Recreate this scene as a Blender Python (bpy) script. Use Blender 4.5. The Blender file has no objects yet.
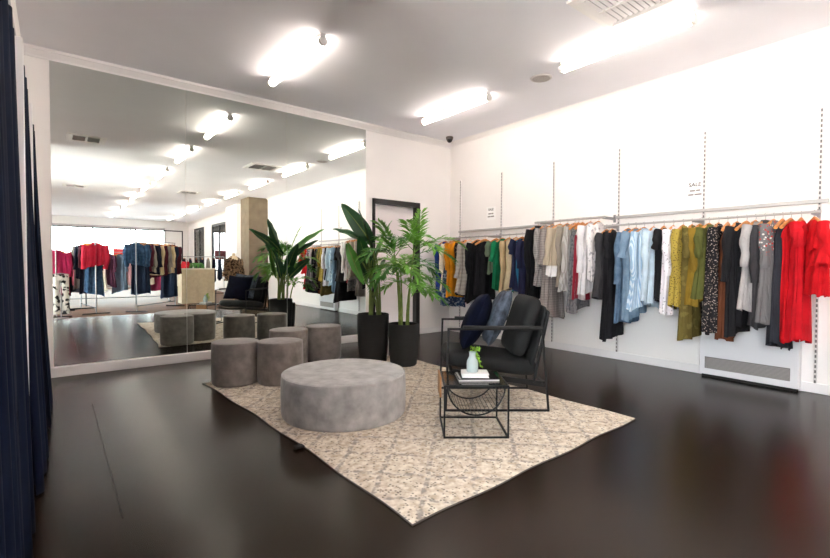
import bpy, bmesh, math, random
from mathutils import Vector, Matrix
PI = math.pi
R = math.radians
sc = bpy.context.scene
col = sc.collection
rng = random.Random(7)

# ---------------------------------------------------------------- helpers
def lin(h):
    h = h.lstrip('#')
    out = []
    for i in (0, 2, 4):
        c = int(h[i:i+2], 16) / 255
        out.append(c/12.92 if c <= .04045 else ((c+.055)/1.055)**2.4)
    return (*out, 1)

MATS = {}
def mat(name, hexc, rough=.6, metal=0, spec=.5, var=0, vscale=8, bump=0, bscale=60, sheen=0, emit=0, alpha=None):
    if name in MATS: return MATS[name]
    m = bpy.data.materials.new(name); m.use_nodes = True
    nt = m.node_tree; b = nt.nodes['Principled BSDF']
    c = lin(hexc)
    b.inputs['Base Color'].default_value = c
    b.inputs['Roughness'].default_value = rough
    b.inputs['Metallic'].default_value = metal
    b.inputs['Specular IOR Level'].default_value = spec
    if sheen:
        b.inputs['Sheen Weight'].default_value = sheen
        b.inputs['Sheen Roughness'].default_value = .4
    tc = None
    if var or bump:
        tc = nt.nodes.new('ShaderNodeTexCoord')
    if var:
        n = nt.nodes.new('ShaderNodeTexNoise'); n.inputs['Scale'].default_value = vscale; n.inputs['Detail'].default_value = 6
        r = nt.nodes.new('ShaderNodeMapRange'); r.inputs[1].default_value = .3; r.inputs[2].default_value = .7
        r.inputs[3].default_value = 1-var; r.inputs[4].default_value = 1+var
        mx = nt.nodes.new('ShaderNodeVectorMath'); mx.operation = 'SCALE'; mx.inputs[0].default_value = c[:3]
        nt.links.new(tc.outputs['Object'], n.inputs['Vector']); nt.links.new(n.outputs['Fac'], r.inputs[0])
        nt.links.new(r.outputs[0], mx.inputs['Scale']); nt.links.new(mx.outputs[0], b.inputs['Base Color'])
    if bump:
        n = nt.nodes.new('ShaderNodeTexNoise'); n.inputs['Scale'].default_value = bscale; n.inputs['Detail'].default_value = 3
        bp = nt.nodes.new('ShaderNodeBump'); bp.inputs['Strength'].default_value = bump; bp.inputs['Distance'].default_value = .01
        nt.links.new(tc.outputs['Object'], n.inputs['Vector']); nt.links.new(n.outputs['Fac'], bp.inputs['Height'])
        nt.links.new(bp.outputs[0], b.inputs['Normal'])
    if emit:
        b.inputs['Emission Color'].default_value = c; b.inputs['Emission Strength'].default_value = emit
    MATS[name] = m
    return m

def cloth(name, c1, pat='plain', c2='#ffffff', scale=10, rough=.85, amount=.5):
    """woven fabric with a print"""
    key = 'cloth_'+name
    if key in MATS: return MATS[key]
    m = bpy.data.materials.new(key); m.use_nodes = True
    nt = m.node_tree; N = nt.nodes.new; L = nt.links.new
    b = nt.nodes['Principled BSDF']; b.inputs['Roughness'].default_value = rough
    b.inputs['Specular IOR Level'].default_value = .25
    tc = N('ShaderNodeTexCoord'); P = tc.outputs['Object']
    mix = N('ShaderNodeMix'); mix.data_type = 'RGBA'
    mix.inputs[6].default_value = lin(c1); mix.inputs[7].default_value = lin(c2)
    def ramp(src, lo, hi):
        r = N('ShaderNodeMapRange'); r.inputs[1].default_value = lo; r.inputs[2].default_value = hi
        L(src, r.inputs[0]); return r.outputs[0]
    def wave(direction, sc_, dist=.3):
        w = N('ShaderNodeTexWave'); w.bands_direction = direction; w.inputs['Scale'].default_value = sc_
        w.inputs['Distortion'].default_value = 0; L(P, w.inputs['Vector']); return w.outputs['Fac']
    if pat == 'plain':
        n = N('ShaderNodeTexNoise'); n.inputs['Scale'].default_value = 9; L(P, n.inputs['Vector'])
        mix.inputs[7].default_value = tuple(min(1, x*1.25) for x in lin(c1)[:3])+(1,)
        L(ramp(n.outputs['Fac'], .35, .7), mix.inputs[0])
    elif pat == 'stripe':
        L(ramp(wave('X', scale), .45, .6), mix.inputs[0])
    elif pat == 'hoop':
        L(ramp(wave('Z', scale), .5, .62), mix.inputs[0])
    elif pat == 'band':            # one broad contrasting band down the middle
        s = N('ShaderNodeSeparateXYZ'); L(P, s.inputs[0])
        a = N('ShaderNodeMath'); a.operation = 'ABSOLUTE'
        ad = N('ShaderNodeMath'); ad.operation = 'ADD'; ad.inputs[1].default_value = .1
        L(s.outputs[0], ad.inputs[0]); L(ad.outputs[0], a.inputs[0]); L(ramp(a.outputs[0], .05, .045), mix.inputs[0])
    elif pat == 'plaid':
        a = N('ShaderNodeMath'); a.operation = 'ADD'; L(wave('X', scale), a.inputs[0]); L(wave('Z', scale), a.inputs[1])
        L(ramp(a.outputs[0], .5, 1.7), mix.inputs[0])
    elif pat == 'spots':
        v = N('ShaderNodeTexVoronoi'); v.inputs['Scale'].default_value = scale; L(P, v.inputs['Vector'])
        L(ramp(v.outputs['Distance'], amount, amount*.8), mix.inputs[0])
    elif pat == 'blotch':
        n = N('ShaderNodeTexNoise'); n.inputs['Scale'].default_value = scale; n.inputs['Detail'].default_value = 4; L(P, n.inputs['Vector'])
        L(ramp(n.outputs['Fac'], amount, amount+.06), mix.inputs[0])
    elif pat == 'hem':             # contrasting lower part
        s = N('ShaderNodeSeparateXYZ'); L(P, s.inputs[0]); L(ramp(s.outputs[2], -scale, -scale-.02), mix.inputs[0])
    elif pat == 'top':             # contrasting print near the shoulders
        s = N('ShaderNodeSeparateXYZ'); L(P, s.inputs[0])
        v = N('ShaderNodeTexVoronoi'); v.inputs['Scale'].default_value = 38; L(P, v.inputs['Vector'])
        a = N('ShaderNodeMath'); a.operation = 'MULTIPLY'
        L(ramp(s.outputs[2], -.42, -.3), a.inputs[0]); L(ramp(v.outputs['Distance'], .42, .3), a.inputs[1])
        mx2 = N('ShaderNodeMix'); mx2.data_type = 'RGBA'; mx2.inputs[7].default_value = lin('#b8342f'); mx2.inputs[6].default_value = lin(c2)
        s2 = N('ShaderNodeSeparateColor'); L(v.outputs['Color'], s2.inputs[0]); L(ramp(s2.outputs[0], .45, .5), mx2.inputs[0])
        L(mx2.outputs[2], mix.inputs[7]); L(a.outputs[0], mix.inputs[0])
    elif pat == 'denim':
        w = N('ShaderNodeTexNoise'); w.inputs['Scale'].default_value = scale; w.inputs['Detail'].default_value = 8; L(P, w.inputs['Vector'])
        L(ramp(w.outputs['Fac'], .35, .7), mix.inputs[0])
    L(mix.outputs[2], b.inputs['Base Color'])
    n = N('ShaderNodeTexNoise'); n.inputs['Scale'].default_value = 220; L(P, n.inputs['Vector'])
    bp = N('ShaderNodeBump'); bp.inputs['Strength'].default_value = .2; bp.inputs['Distance'].default_value = .004
    mpz = N('ShaderNodeMapping'); mpz.inputs['Scale'].default_value = (26, 26, 4.5); L(P, mpz.inputs[0])
    nf = N('ShaderNodeTexNoise'); nf.inputs['Scale'].default_value = 1; nf.inputs['Detail'].default_value = 3; nf.inputs['Distortion'].default_value = .4; L(mpz.outputs[0], nf.inputs['Vector'])
    bf = N('ShaderNodeBump'); bf.inputs['Strength'].default_value = .75; bf.inputs['Distance'].default_value = .03
    L(nf.outputs['Fac'], bf.inputs['Height']); L(n.outputs['Fac'], bp.inputs['Height']); L(bf.outputs[0], bp.inputs['Normal']); L(bp.outputs[0], b.inputs['Normal'])
    MATS[key] = m
    return m

class MB:
    """collects shapes, links them as one mesh object"""
    def __init__(s): s.v = []; s.f = []
    def add(s, vs, fs):
        o = len(s.v); s.v += [tuple(v) for v in vs]; s.f += [tuple(i+o for i in f) for f in fs]; return s
    def box(s, x0, x1, y0, y1, z0, z1):
        return s.add([(x0,y0,z0),(x1,y0,z0),(x1,y1,z0),(x0,y1,z0),(x0,y0,z1),(x1,y0,z1),(x1,y1,z1),(x0,y1,z1)],
                     [(0,3,2,1),(4,5,6,7),(0,1,5,4),(1,2,6,5),(2,3,7,6),(3,0,4,7)])
    def loft(s, rings, cap0=True, cap1=True, closed=True):
        n = len(rings[0]); vs = [p for r in rings for p in r]; fs = []
        for i in range(len(rings)-1):
            for j in range(n if closed else n-1):
                a = i*n+j; b = i*n+(j+1) % n
                fs.append((a, b, b+n, a+n))
        if cap0: fs.append(tuple(reversed(range(n))))
        if cap1: fs.append(tuple(range((len(rings)-1)*n, len(rings)*n)))
        return s.add(vs, fs)
    def lathe(s, prof, cx=0, cy=0, n=48, wob=None):
        rings = []
        for r, z in prof:
            rings.append([(cx+r*math.cos(2*PI*k/n), cy+r*math.sin(2*PI*k/n), z) for k in range(n)])
        return s.loft(rings)
    def tube(s, pts, r, n=8, flat=1.0, cap=True):
        pts = [Vector(p) for p in pts]; rings = []
        rs = r if isinstance(r, (list, tuple)) else [r]*len(pts)
        prev = None
        for i, p in enumerate(pts):
            t = (pts[min(i+1, len(pts)-1)]-pts[max(i-1, 0)]).normalized()
            if prev is None:
                a = Vector((0, 0, 1)) if abs(t.z) < .9 else Vector((0, 1, 0))
                u = t.cross(a).normalized()
            else:
                u = (prev - t*prev.dot(t)).normalized()
            w = t.cross(u); prev = u
            rings.append([p+(u*math.cos(2*PI*k/n)+w*math.sin(2*PI*k/n)*flat)*rs[i] for k in range(n)])
        return s.loft(rings, cap, cap)
    def bar(s, p, q, w=.02, h=None):
        """square-section bar between two points"""
        p, q = Vector(p), Vector(q); h = h or w
        t = (q-p).normalized(); a = Vector((0, 0, 1)) if abs(t.z) < .95 else Vector((0, 1, 0))
        u = t.cross(a).normalized()*w/2; v = t.cross(u).normalized()*h/2
        return s.loft([[p+u+v, p-u+v, p-u-v, p+u-v], [q+u+v, q-u+v, q-u-v, q+u-v]])
    def build(s, name, m, parent=None, smooth=False, bevel=0, loc=None, rz=0):
        me = bpy.data.meshes.new(name); me.from_pydata(s.v, [], s.f)
        bm = bmesh.new(); bm.from_mesh(me)
        bmesh.ops.recalc_face_normals(bm, faces=bm.faces)
        bm.to_mesh(me); bm.free()
        me.materials.append(m)
        o = bpy.data.objects.new(name, me); col.objects.link(o)
        if parent: o.parent = parent
        if loc is not None: o.location = loc
        o.rotation_euler.z = rz
        if smooth:
            for p in me.polygons: p.use_smooth = True
            if smooth != 'full':
                me.set_sharp_from_angle(angle=R(42))
        if bevel:
            b = o.modifiers.new('b', 'BEVEL'); b.width = bevel; b.segments = 2; b.limit_method = 'ANGLE'
        return o

def tag(o, label=None, cat=None, group=None, kind=None):
    if label: o['label'] = label
    if cat: o['category'] = cat
    if group: o['group'] = group
    if kind: o['kind'] = kind
    return o

def thing(name, label, cat, loc=(0,0,0), rz=0, group=None):
    o = bpy.data.objects.new(name, None); col.objects.link(o)
    o.location = loc; o.rotation_euler.z = rz
    return tag(o, label, cat, group)

def struct(mb, name, m, label=None, cat=None, **k):
    o = mb.build(name, m, **k); tag(o, label, cat, kind='structure'); return o

def dup(o, parent=None):
    c = o.copy(); col.objects.link(c)
    if parent: c.parent = parent
    for ch in [x for x in col.objects if x.parent == o]: dup(ch, c)
    return c

# ---------------------------------------------------------------- room numbers
W = 5.86        # clothes-rail wall
D = 6.33        # mirror wall
ZC = 3.53       # ceiling
YB = -15.0      # street front, behind the camera
XL = -2.6
XF = -.24       # fitting-room front

# ---------------------------------------------------------------- materials of the shell
M_wall = mat('wall_paint', '#f6f1ee', .75, var=.015, vscale=2, bump=.02, bscale=90)
M_ceil = mat('ceiling_paint', '#f1eff5', .8, var=.02, vscale=1.5)
M_trim = mat('white_trim', '#eeeae9', .45)
M_black = mat('black_metal', '#131314', .45, metal=.3)
M_chrome = mat('brushed_steel', '#a5a3a3', .35, metal=.9)
M_grey = mat('rail_grey', '#b9b5b2', .45, metal=.4)
M_dark = mat('dark_gap', '#1a1818', .7)

def floor_material():
    m = bpy.data.materials.new('polished_concrete'); m.use_nodes = True
    nt = m.node_tree; N = nt.nodes.new; L = nt.links.new; b = nt.nodes['Principled BSDF']
    tc = N('ShaderNodeTexCoord')
    n = N('ShaderNodeTexNoise'); n.inputs['Scale'].default_value = 1.1; n.inputs['Detail'].default_value = 2.5; n.inputs['Roughness'].default_value = .5
    L(tc.outputs['Object'], n.inputs['Vector'])
    cr = N('ShaderNodeValToRGB'); e = cr.color_ramp.elements
    e[0].position = .1; e[0].color = lin('#1b120b'); e[1].position = .9; e[1].color = lin('#291c13')
    L(n.outputs['Fac'], cr.inputs[0])
    L(cr.outputs[0], b.inputs['Base Color'])
    b.inputs['Roughness'].default_value = .25
    b.inputs['Specular IOR Level'].default_value = .16
    return m

def wood_floor_material():
    m = bpy.data.materials.new('timber_floor'); m.use_nodes = True
    nt = m.node_tree; N = nt.nodes.new; L = nt.links.new; b = nt.nodes['Principled BSDF']
    tc = N('ShaderNodeTexCoord')
    br = N('ShaderNodeTexBrick'); br.inputs['Scale'].default_value = 1; br.inputs['Brick Width'].default_value = 1.6; br.inputs['Row Height'].default_value = .12
    br.inputs['Mortar Size'].default_value = .004
    br.inputs['Color1'].default_value = lin('#6e4a31'); br.inputs['Color2'].default_value = lin('#5b3c28'); br.inputs['Mortar'].default_value = lin('#3a2c22')
    L(tc.outputs['Object'], br.inputs['Vector']); L(br.outputs['Color'], b.inputs['Base Color'])
    b.inputs['Roughness'].default_value = .5; b.inputs['Specular IOR Level'].default_value = .12
    return m

# ---------------------------------------------------------------- shell
struct(MB().box(XL, W, -.35, D, -.1, 0), 'floor', floor_material())
struct(MB().box(XL, W, YB, -.35, -.1, 0), 'floor_timber', wood_floor_material())
struct(MB().box(XL-.1, W+.1, YB-.1, D+.3, ZC, ZC+.12), 'ceiling', M_ceil)
# mirror wall with a door opening
DX0, DX1, DZ = 4.165, 5.075, 2.305
wb = MB().box(XF, DX0, D, D+.2, 0, ZC).box(DX1, W+.1, D, D+.2, 0, ZC).box(DX0, DX1, D, D+.2, DZ, ZC)
struct(wb, 'wall_back', M_wall)
# clothes-rail wall with two street windows far behind the camera
wins = [(-10.4, -8.0), (-13.9, -11.7)]
wr = MB()
ys = [D] + [v for a, b in wins for v in (b, a)] + [YB]
for i in range(0, len(ys), 2): wr.box(W, W+.15, ys[i+1], ys[i], 0, ZC)
for a, b in wins: wr.box(W, W+.15, a, b, 0, .9).box(W, W+.15, a, b, 3.1, ZC)
struct(wr, 'wall_right', M_wall)
fill_wins = [(-3.6, .9)]  # added opening out of view, lets daylight in to lift the ceiling
wl = MB().box(XL-.15, XL, .9, 1.3, 0, ZC).box(XL-.15, XL, YB, -3.6, 0, ZC)
for a, b in fill_wins: wl.box(XL-.15, XL, a, b, 0, .12).box(XL-.15, XL, a, b, 3.3, ZC)
struct(wl, 'wall_left', M_wall)
struct(MB().box(XL, XF, 1.3, D+.2, 0, ZC), 'wall_fitting', M_wall)
# street front
SX0, SX1 = -1.9, 4.7
wf = MB().box(SX0, SX1, YB-.13, YB-.11, 0, .7).box(XL-.1, SX0, YB-.15, YB, 0, ZC).box(SX1, W+.15, YB-.15, YB, 0, ZC).box(SX0, SX1, YB-.15, YB, 3.15, ZC)
struct(wf, 'wall_front', M_wall)
def glass_mat():
    m = bpy.data.materials.new('window_glass'); m.use_nodes = True
    nt = m.node_tree; nt.nodes.clear(); N = nt.nodes.new
    o = N('ShaderNodeOutputMaterial'); t = N('ShaderNodeBsdfTransparent'); g = N('ShaderNodeBsdfGlossy'); g.inputs['Roughness'].default_value = .02
    f = N('ShaderNodeFresnel'); f.inputs['IOR'].default_value = 1.45; mx = N('ShaderNodeMixShader')
    t.inputs['Color'].default_value = (.95, .97, .97, 1)
    nt.links.new(f.outputs[0], mx.inputs[0]); nt.links.new(t.outputs[0], mx.inputs[1]); nt.links.new(g.outputs[0], mx.inputs[2]); nt.links.new(mx.outputs[0], o.inputs[0])
    return m
M_glass = glass_mat()
def window(name, mb_frame, mb_glass, m_frame):
    o = struct(mb_frame, name, m_frame); g = mb_glass.build('pane', M_glass, o); return o
for i, (a, b) in enumerate(wins):
    f = MB().box(W+.03, W+.09, a, a+.09, .9, 3.1).box(W+.03, W+.09, b-.09, b, .9, 3.1).box(W+.03, W+.09, a, b, .9, .98).box(W+.03, W+.09, a, b, 3.0, 3.1).box(W+.03, W+.09, (a+b)/2-.03, (a+b)/2+.03, .9, 3.1)
    window('window_%d' % (i+1), f, MB().box(W+.055, W+.065, a+.05, b-.05, .95, 3.05), M_black)
M_shop = mat('shopfront_frame', '#c3bcbc', .4, metal=.3)
for i, (a, b) in enumerate(fill_wins):
    f = MB().box(XL-.1, XL-.04, a, a+.06, .12, 3.3).box(XL-.1, XL-.04, b-.06, b, .12, 3.3).box(XL-.1, XL-.04, a, b, .12, .2).box(XL-.1, XL-.04, a, b, 3.22, 3.3).box(XL-.1, XL-.04, (a+b)/2-.025, (a+b)/2+.025, .12, 3.3)
    window('window_%d' % (i+4), f, MB().box(XL-.075, XL-.065, a+.03, b-.03, .15, 3.26), M_shop)  # made-up side window, put in for its daylight
f = MB().box(SX0, SX1, YB-.1, YB-.04, 0, .1).box(SX0, SX1, YB-.1, YB-.04, 3.05, 3.15)
for x in (SX0+.03, -.2, 1.5, 3.1, SX1-.03): f.box(x-.03, x+.03, YB-.1, YB-.04, 0, 3.15)
window('window_3', f, MB().box(SX0, SX1, YB-.075, YB-.065, .05, 3.1), M_shop)
for k, (x, w_, z0, z1, c, l) in enumerate(((-.3,.75,1.2,1.75,'#e8a9b4','pale pink poster'),(.55,.8,1.15,1.8,'#d9707f','rose pink poster'),(1.55,.7,1.2,1.75,'#efc4c8','blush poster'),
        (2.35,.65,1.55,2.0,'#d8323c','short red poster'),(3.15,.7,1.55,2.05,'#d43a46','bright red poster'),(3.95,.65,1.5,2.0,'#e07a80','coral poster'))):
    o = MB().box(x, x+w_, YB-.062, YB-.057, z0, z1).build('window_poster', mat('poster_'+l.split()[0]+l.split()[1], c, .6)); tag(o, l+' on the street window, blurred in the mirror', 'poster', 'posters on the street window')
# pavement and pale building across the street
M_pave = mat('bounce_paving', '#cdc8c2', .85)
struct(MB().box(-30, 40, YB-18, YB-.16, -.25, -.1), 'pavement', mat('asphalt', '#5f5c5b', .9))
struct(MB().box(-30, XL-.16, YB-.16, 14, -.25, -.1), 'bounce_pavement', M_pave)  # unseen pale ground, added to bounce sunlight up to the ceiling

# timber pier on the rail wall behind the camera
tag(struct(MB().box(5.2, W, -3.9, -3.05, 0, ZC), 'column_pier', mat('rough_render', '#80715f', .9, var=.15, vscale=4)), kind='structure')
struct(MB().box(5.45, W, -6.6, -5.2, 0, ZC), 'column_pillar', M_wall)

# cornice, skirting, mirror plinth
def cornice(name, p0, p1, nx, ny):
    mb = MB(); prof = [(0,0),(0,-.1),(.015,-.1),(.02,-.08),(.045,-.045),(.055,-.03),(.07,-.03),(.07,0)]
    rings = [[(p[0]+nx*a, p[1]+ny*a, ZC+z) for a, z in prof] for p in (p0, p1)]
    return struct(mb.loft(rings), name, M_trim)
cornice('trim_1', (XF, D), (W, D), 0, -1)
def cove(name):
    prof = [(0,0),(0,-.07),(-.02,-.035),(-.035,-.02),(-.07,0)]
    return struct(MB().loft([[(W+a, y, ZC+z) for a, z in prof] for y in (YB, D)]), name, M_wall, smooth=True)
cove('trim_2')
struct(MB().box(W-.014, W, YB, D, 0, .1), 'baseboard_right', M_trim, bevel=.004)
struct(MB().box(DX1+.06, W-.014, D-.014, D, 0, .1), 'baseboard_back', M_trim, bevel=.004)
struct(MB().box(XF, 4.02, D-.045, D, 0, .11), 'trim_3', M_trim, bevel=.006)
struct(MB().box(.243, .248, 2.6, 4.9, -.002, .0008), 'trim_4', M_dark)

# door in the mirror wall
d = struct(MB().box(DX0-.05, DX0+.005, D-.012, D+.1, 0, DZ+.03).box(DX1-.03, DX1+.05, D-.012, D+.1, 0, DZ+.03).box(DX0-.05, DX1+.05, D-.012, D+.1, DZ-.04, DZ+.04), 'door_1', mat('dark_door_frame', '#1d1a19', .5))
MB().box(DX0+.03, DX1-.03, D+.09, D+.13, .005, DZ-.04).build('door_leaf', mat('door_white', '#efe6e4', .5), d, bevel=.004)['label'] = 'plain white door leaf'
hd = MB().tube([(DX0+.1, D+.09, 1.03), (DX0+.1, D+.04, 1.03), (DX0+.2, D+.04, 1.03)], .009).build('door_handle', M_chrome, d, smooth=True)

# mirror panels
def mirror_mat():
    m = bpy.data.materials.new('mirror_silver'); m.use_nodes = True
    b = m.node_tree.nodes['Principled BSDF']
    b.inputs['Base Color'].default_value = (.80, .84, .79, 1); b.inputs['Metallic'].default_value = 1; b.inputs['Roughness'].default_value = 0
    return m
MM = mirror_mat()
mx = [-.02, 1.312, 2.644, 3.985]
for i, nm in enumerate(('beside the blue fitting-room curtains', 'in the middle of the mirror wall', 'beside the dark-framed door')):
    o = thing('wall_mirror', 'floor-to-cornice frameless mirror panel ' + nm, 'mirror', (mx[i], D, .11), 0, 'panels of the mirror wall')
    w = mx[i+1]-mx[i]-.004
    MB().box(0, w, -.012, -.001, 0, 3.32).build('mirror_glass', MM, o)

# ---------------------------------------------------------------- fitting-room curtains
M_curt = mat('navy_velvet', '#071228', .85, spec=.15, var=.1, vscale=6)
def curtain(y0, y1, xt, xb, label, pleats, seed):
    rg = random.Random(seed); n = int((y1-y0)*70); mz = 26
    t = thing('curtain', label, 'curtain', (xt, y0, 0), 0, 'fitting-room curtains')
    ph = [rg.uniform(0, 6) for _ in range(4)]
    rings = []
    for k in range(mz+1):
        u = k/mz; z = .012+(2.38-.012)*(1-u)
        row = []
        for j in range(n+1):
            s = j/n; y = s*(y1-y0)
            a = .014+.016*u
            x = (xb-xt)*u**1.3+a*math.sin(2*PI*pleats*s+ph[0]+.5*math.sin(3*s+ph[1]+u))+.008*math.sin(2*PI*pleats*2.3*s+ph[2])
            row.append((x, y+.006*math.sin(9*u+ph[3]+8*s), z))
        rings.append(row)
    mb = MB().loft(rings, False, False, closed=False)
    o = mb.build('drape', M_curt, t, smooth='full')
    so = o.modifiers.new('s', 'SOLIDIFY'); so.thickness = .004
    return t
curtain(1.36, 2.97, -.155, -.12, 'navy blue fitting-room curtain closest to the camera', 6, 1)
curtain(3.12, 4.12, -.145, -.085, 'navy blue fitting-room curtain between the two white partition edges', 4, 2)
curtain(4.32, 5.36, -.14, -.065, 'navy blue fitting-room curtain next to the mirror', 4, 3)
o = thing('curtain_rail', 'thin steel rail carrying the navy fitting-room curtains', 'curtain rail', (-.15, 1.32, 2.405))
MB().tube([(0,0,0),(0,4.12,0)], .011, 10).build('rod', M_chrome, o, smooth=True)
for y in (.02, 1.72, 2.9, 4.1): MB().tube([(0,y,0),(-.09,y,0)], .008).build('bracket', M_chrome, o, smooth=True)
for y, l in ((3.02, 'white partition edge between the first two navy curtains'), (4.2, 'white partition edge between the two far navy curtains')):
    o = MB().box(XF, -.11, y-.02, y+.02, 0, 2.37).build('fitting_partition', M_trim, bevel=.004); tag(o, l, 'partition', 'fitting-room partitions')

# ---------------------------------------------------------------- ceiling fittings
M_tube = mat('tube_glow', '#fff4e8', .4, emit=9.5)
M_cap = mat('end_cap', '#dcd7d3', .5)
def make_light():
    t = thing('ceiling_light', '', 'ceiling light')
    MB().box(-.032, .032, -.68, .68, -.037, 0).build('batten', M_trim, t, bevel=.004)
    prof = [(.042*math.cos(a), -.078+.042*math.sin(a)) for a in [2*PI*k/24 for k in range(24)]]
    MB().loft([[(a, y, z) for a, z in prof] for y in (-.655, .655)]).build('diffuser', M_tube, t, smooth=True)
    for s in (-1, 1):
        MB().loft([[(a*1.05, y*s, -.078+(z+.078)*1.05) for a, z in prof] for y in (.655, .69)]).build('end_cap', M_cap, t, smooth=True)
    return t
L0 = make_light()
ORD = ['first', 'second', 'third', 'fourth', 'fifth', 'sixth', 'seventh', 'eighth']
first = True
for x, row in ((4.5, 'row above the clothes rails'), (2.1, 'row above the grey ottoman')):
    for k in range(8):
        y = 4.8-2.45*k
        o = L0 if first else dup(L0); first = False
        o.location = (x, y, ZC)
        if k == 0: lab = 'glowing white tube light %s the mirror, in the %s' % ('closest to', row)
        elif k == 1 and x > 4: lab = 'long glowing white tube light beside the square air vent'
        else: lab = 'glowing tube light seen in the mirror, %s of the %s' % (ORD[k], row)
        tag(o, lab, 'ceiling light', 'ceiling tube lights')

def vent(x, y, sx, sy, label):
    t = thing('ceiling_vent', label, 'air vent', (x, y, ZC), 0, 'ceiling vents')
    def rect(k, z): return [(-sx+k, -sy+k, z), (sx-k, -sy+k, z), (sx-k, sy-k, z), (-sx+k, sy-k, z)]
    MB().loft([rect(0, -.0005), rect(.004, -.016), rect(.05, -.02), rect(.1, -.012), rect(.104, -.0005)], False, False).build('frame', M_trim, t)
    MB().box(-.016, .016, -sy+.1, sy-.1, -.02, -.001).build('mullion', M_trim, t)
    MB().box(-sx+.1, sx-.1, -sy+.1, sy-.1, -.003, -.001).build('shade_plate', mat('louvre_shade', '#6f696b', .8), t)  # flat grey plate, painted as the shade between the louvres
    sl = MB(); n = int((2*sy-.2)/.045)
    for q in range(n):
        yy = -sy+.1+(q+.5)*(2*sy-.2)/n
        sl.loft([[(xx, yy-.014, -.004), (xx, yy-.011, -.004), (xx, yy+.014, -.02), (xx, yy+.011, -.02)] for xx in (-sx+.1, sx-.1)])
    sl.build('louvre', mat('louvre', '#e9e4e5', .5), t)
    return t
vent(3.86, 1.98, .36, .34, 'square white louvred air vent in the ceiling beside the long tube light')
vent(.48, 2.33, .3, .28, 'louvred air vent at the top of the first mirror panel, its larger one')
vent(.5, -4.1, .3, .28, 'smaller louvred air vent seen in the mirror near the blue curtains')
vent(3.4, -3.3, .3, .28, 'louvred air vent seen in the mirror above the counter')
t = thing('ceiling_speaker', 'round flush grey speaker grille in the ceiling', 'speaker', (4.67, 3.43, ZC))
MB().lathe([(0,-.012),(.11,-.012),(.125,-.008),(.13,0),(0,0)], n=40).build('rim', mat('speaker_rim', '#d6d0cf', .5), t, smooth=True)
MB().lathe([(0,-.0145),(.105,-.0135),(.105,-.011),(0,-.011)], n=40).build('grille', mat('speaker_grille', '#b5adab', .7, bump=.5, bscale=300), t, smooth=True)
t = thing('security_camera', 'small dark dome security camera in the ceiling corner', 'camera', (5.55, 6.02, ZC))
MB().lathe([(0,0),(.06,0),(.065,-.01),(.062,-.04),(.055,-.05),(0,-.05)], n=32).build('base', mat('camera_grey', '#5a5554', .5), t, smooth=True)
MB().lathe([(.05,-.05),(.047,-.07),(.034,-.092),(.015,-.103),(0,-.105)], n=32).build('dome', mat('dome_black', '#17161a', .15), t, smooth=True)

# ---------------------------------------------------------------- wall uprights, rails
def upright_mat():
    m = mat('upright_white', '#d5cfcc', .5); nt = m.node_tree; N = nt.nodes.new; L = nt.links.new; b = nt.nodes['Principled BSDF']
    tc = N('ShaderNodeTexCoord'); sp = N('ShaderNodeSeparateXYZ'); L(tc.outputs['Object'], sp.inputs[0])
    def mth(op, a, v):
        q = N('ShaderNodeMath'); q.operation = op
        if hasattr(a, 'links'): L(a, q.inputs[0])
        else: q.inputs[0].default_value = a
        if hasattr(v, 'links'): L(v, q.inputs[1])
        else: q.inputs[1].default_value = v
        return q.outputs[0]
    a = mth('LESS_THAN', mth('FRACT', mth('MULTIPLY', sp.outputs[2], 20), 0), .58)
    c = mth('LESS_THAN', mth('ABSOLUTE', sp.outputs[1], 0), .0068)
    mx_ = N('ShaderNodeMix'); mx_.data_type = 'RGBA'; mx_.inputs[6].default_value = lin('#d5cfcc'); mx_.inputs[7].default_value = lin('#625d5c')
    L(mth('MULTIPLY', a, c), mx_.inputs[0]); L(mx_.outputs[2], b.inputs['Base Color'])
    return m
M_up = upright_mat()
UY = [6.04, 5.06, 4.05, 3.045, 2.04, 1.03]
def make_upright():
    t = thing('wall_upright', '', 'shelf upright')
    MB().box(-.016, 0, -.014, .014, .1, 2.79).build('channel', M_up, t, bevel=.002)
    return t
U0 = make_upright()
for k, y in enumerate(UY):
    o = U0 if k == 0 else dup(U0); o.location = (W, y, 0)
    tag(o, ['slotted wall upright closest to the door corner', 'slotted wall upright second from the door corner, beside the small sign',
            'slotted wall upright above the checked jackets', 'slotted wall upright above the black jumpsuit',
            'slotted wall upright under the large sale sign', 'slotted wall upright beside the red dresses'][k], 'shelf upright', 'slotted wall uprights')
XR = 5.53
def rail(y0, y1, z, posts, label, zb=None, rr=.0125):
    t = thing('clothes_rail', label, 'clothes rail', (XR, (y0+y1)/2, z)); yc = (y0+y1)/2
    MB().tube([(0, y0-yc, 0), (0, y1-yc, 0)], rr, 12).build('rod', M_grey, t, smooth=True)
    for y in posts:
        b = MB()
        b.bar((0, y-yc, -.005), (W-XR-.018, y-yc, -.005), .008, .034)
        b.box(W-XR-.04, W-XR-.0175, y-yc-.012, y-yc+.012, -.05, .05)
        b.build('bracket', mat('bracket_grey', '#8f8b8b', .5, metal=.3), t)
    if zb:
        MB().box(W-XR-.05, W-XR-.0175, y0-yc, y1-yc, zb-z-.025, zb-z+.012).build('back_bar', M_grey, t, bevel=.004)
        return t
    return t
rail(4.16, 6.05, 1.72, (6.04, 5.06), 'lower grey clothes rail running into the door corner', 1.86)
rail(3.06, 4.14, 1.87, (4.05, 3.09), 'raised grey clothes rail above the checked jackets', None, .016)
rail(.96, 3.07, 1.755, (3.045, 2.04, 1.03), 'long grey clothes rail from the black jumpsuit to the red dresses', 1.89)

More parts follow.
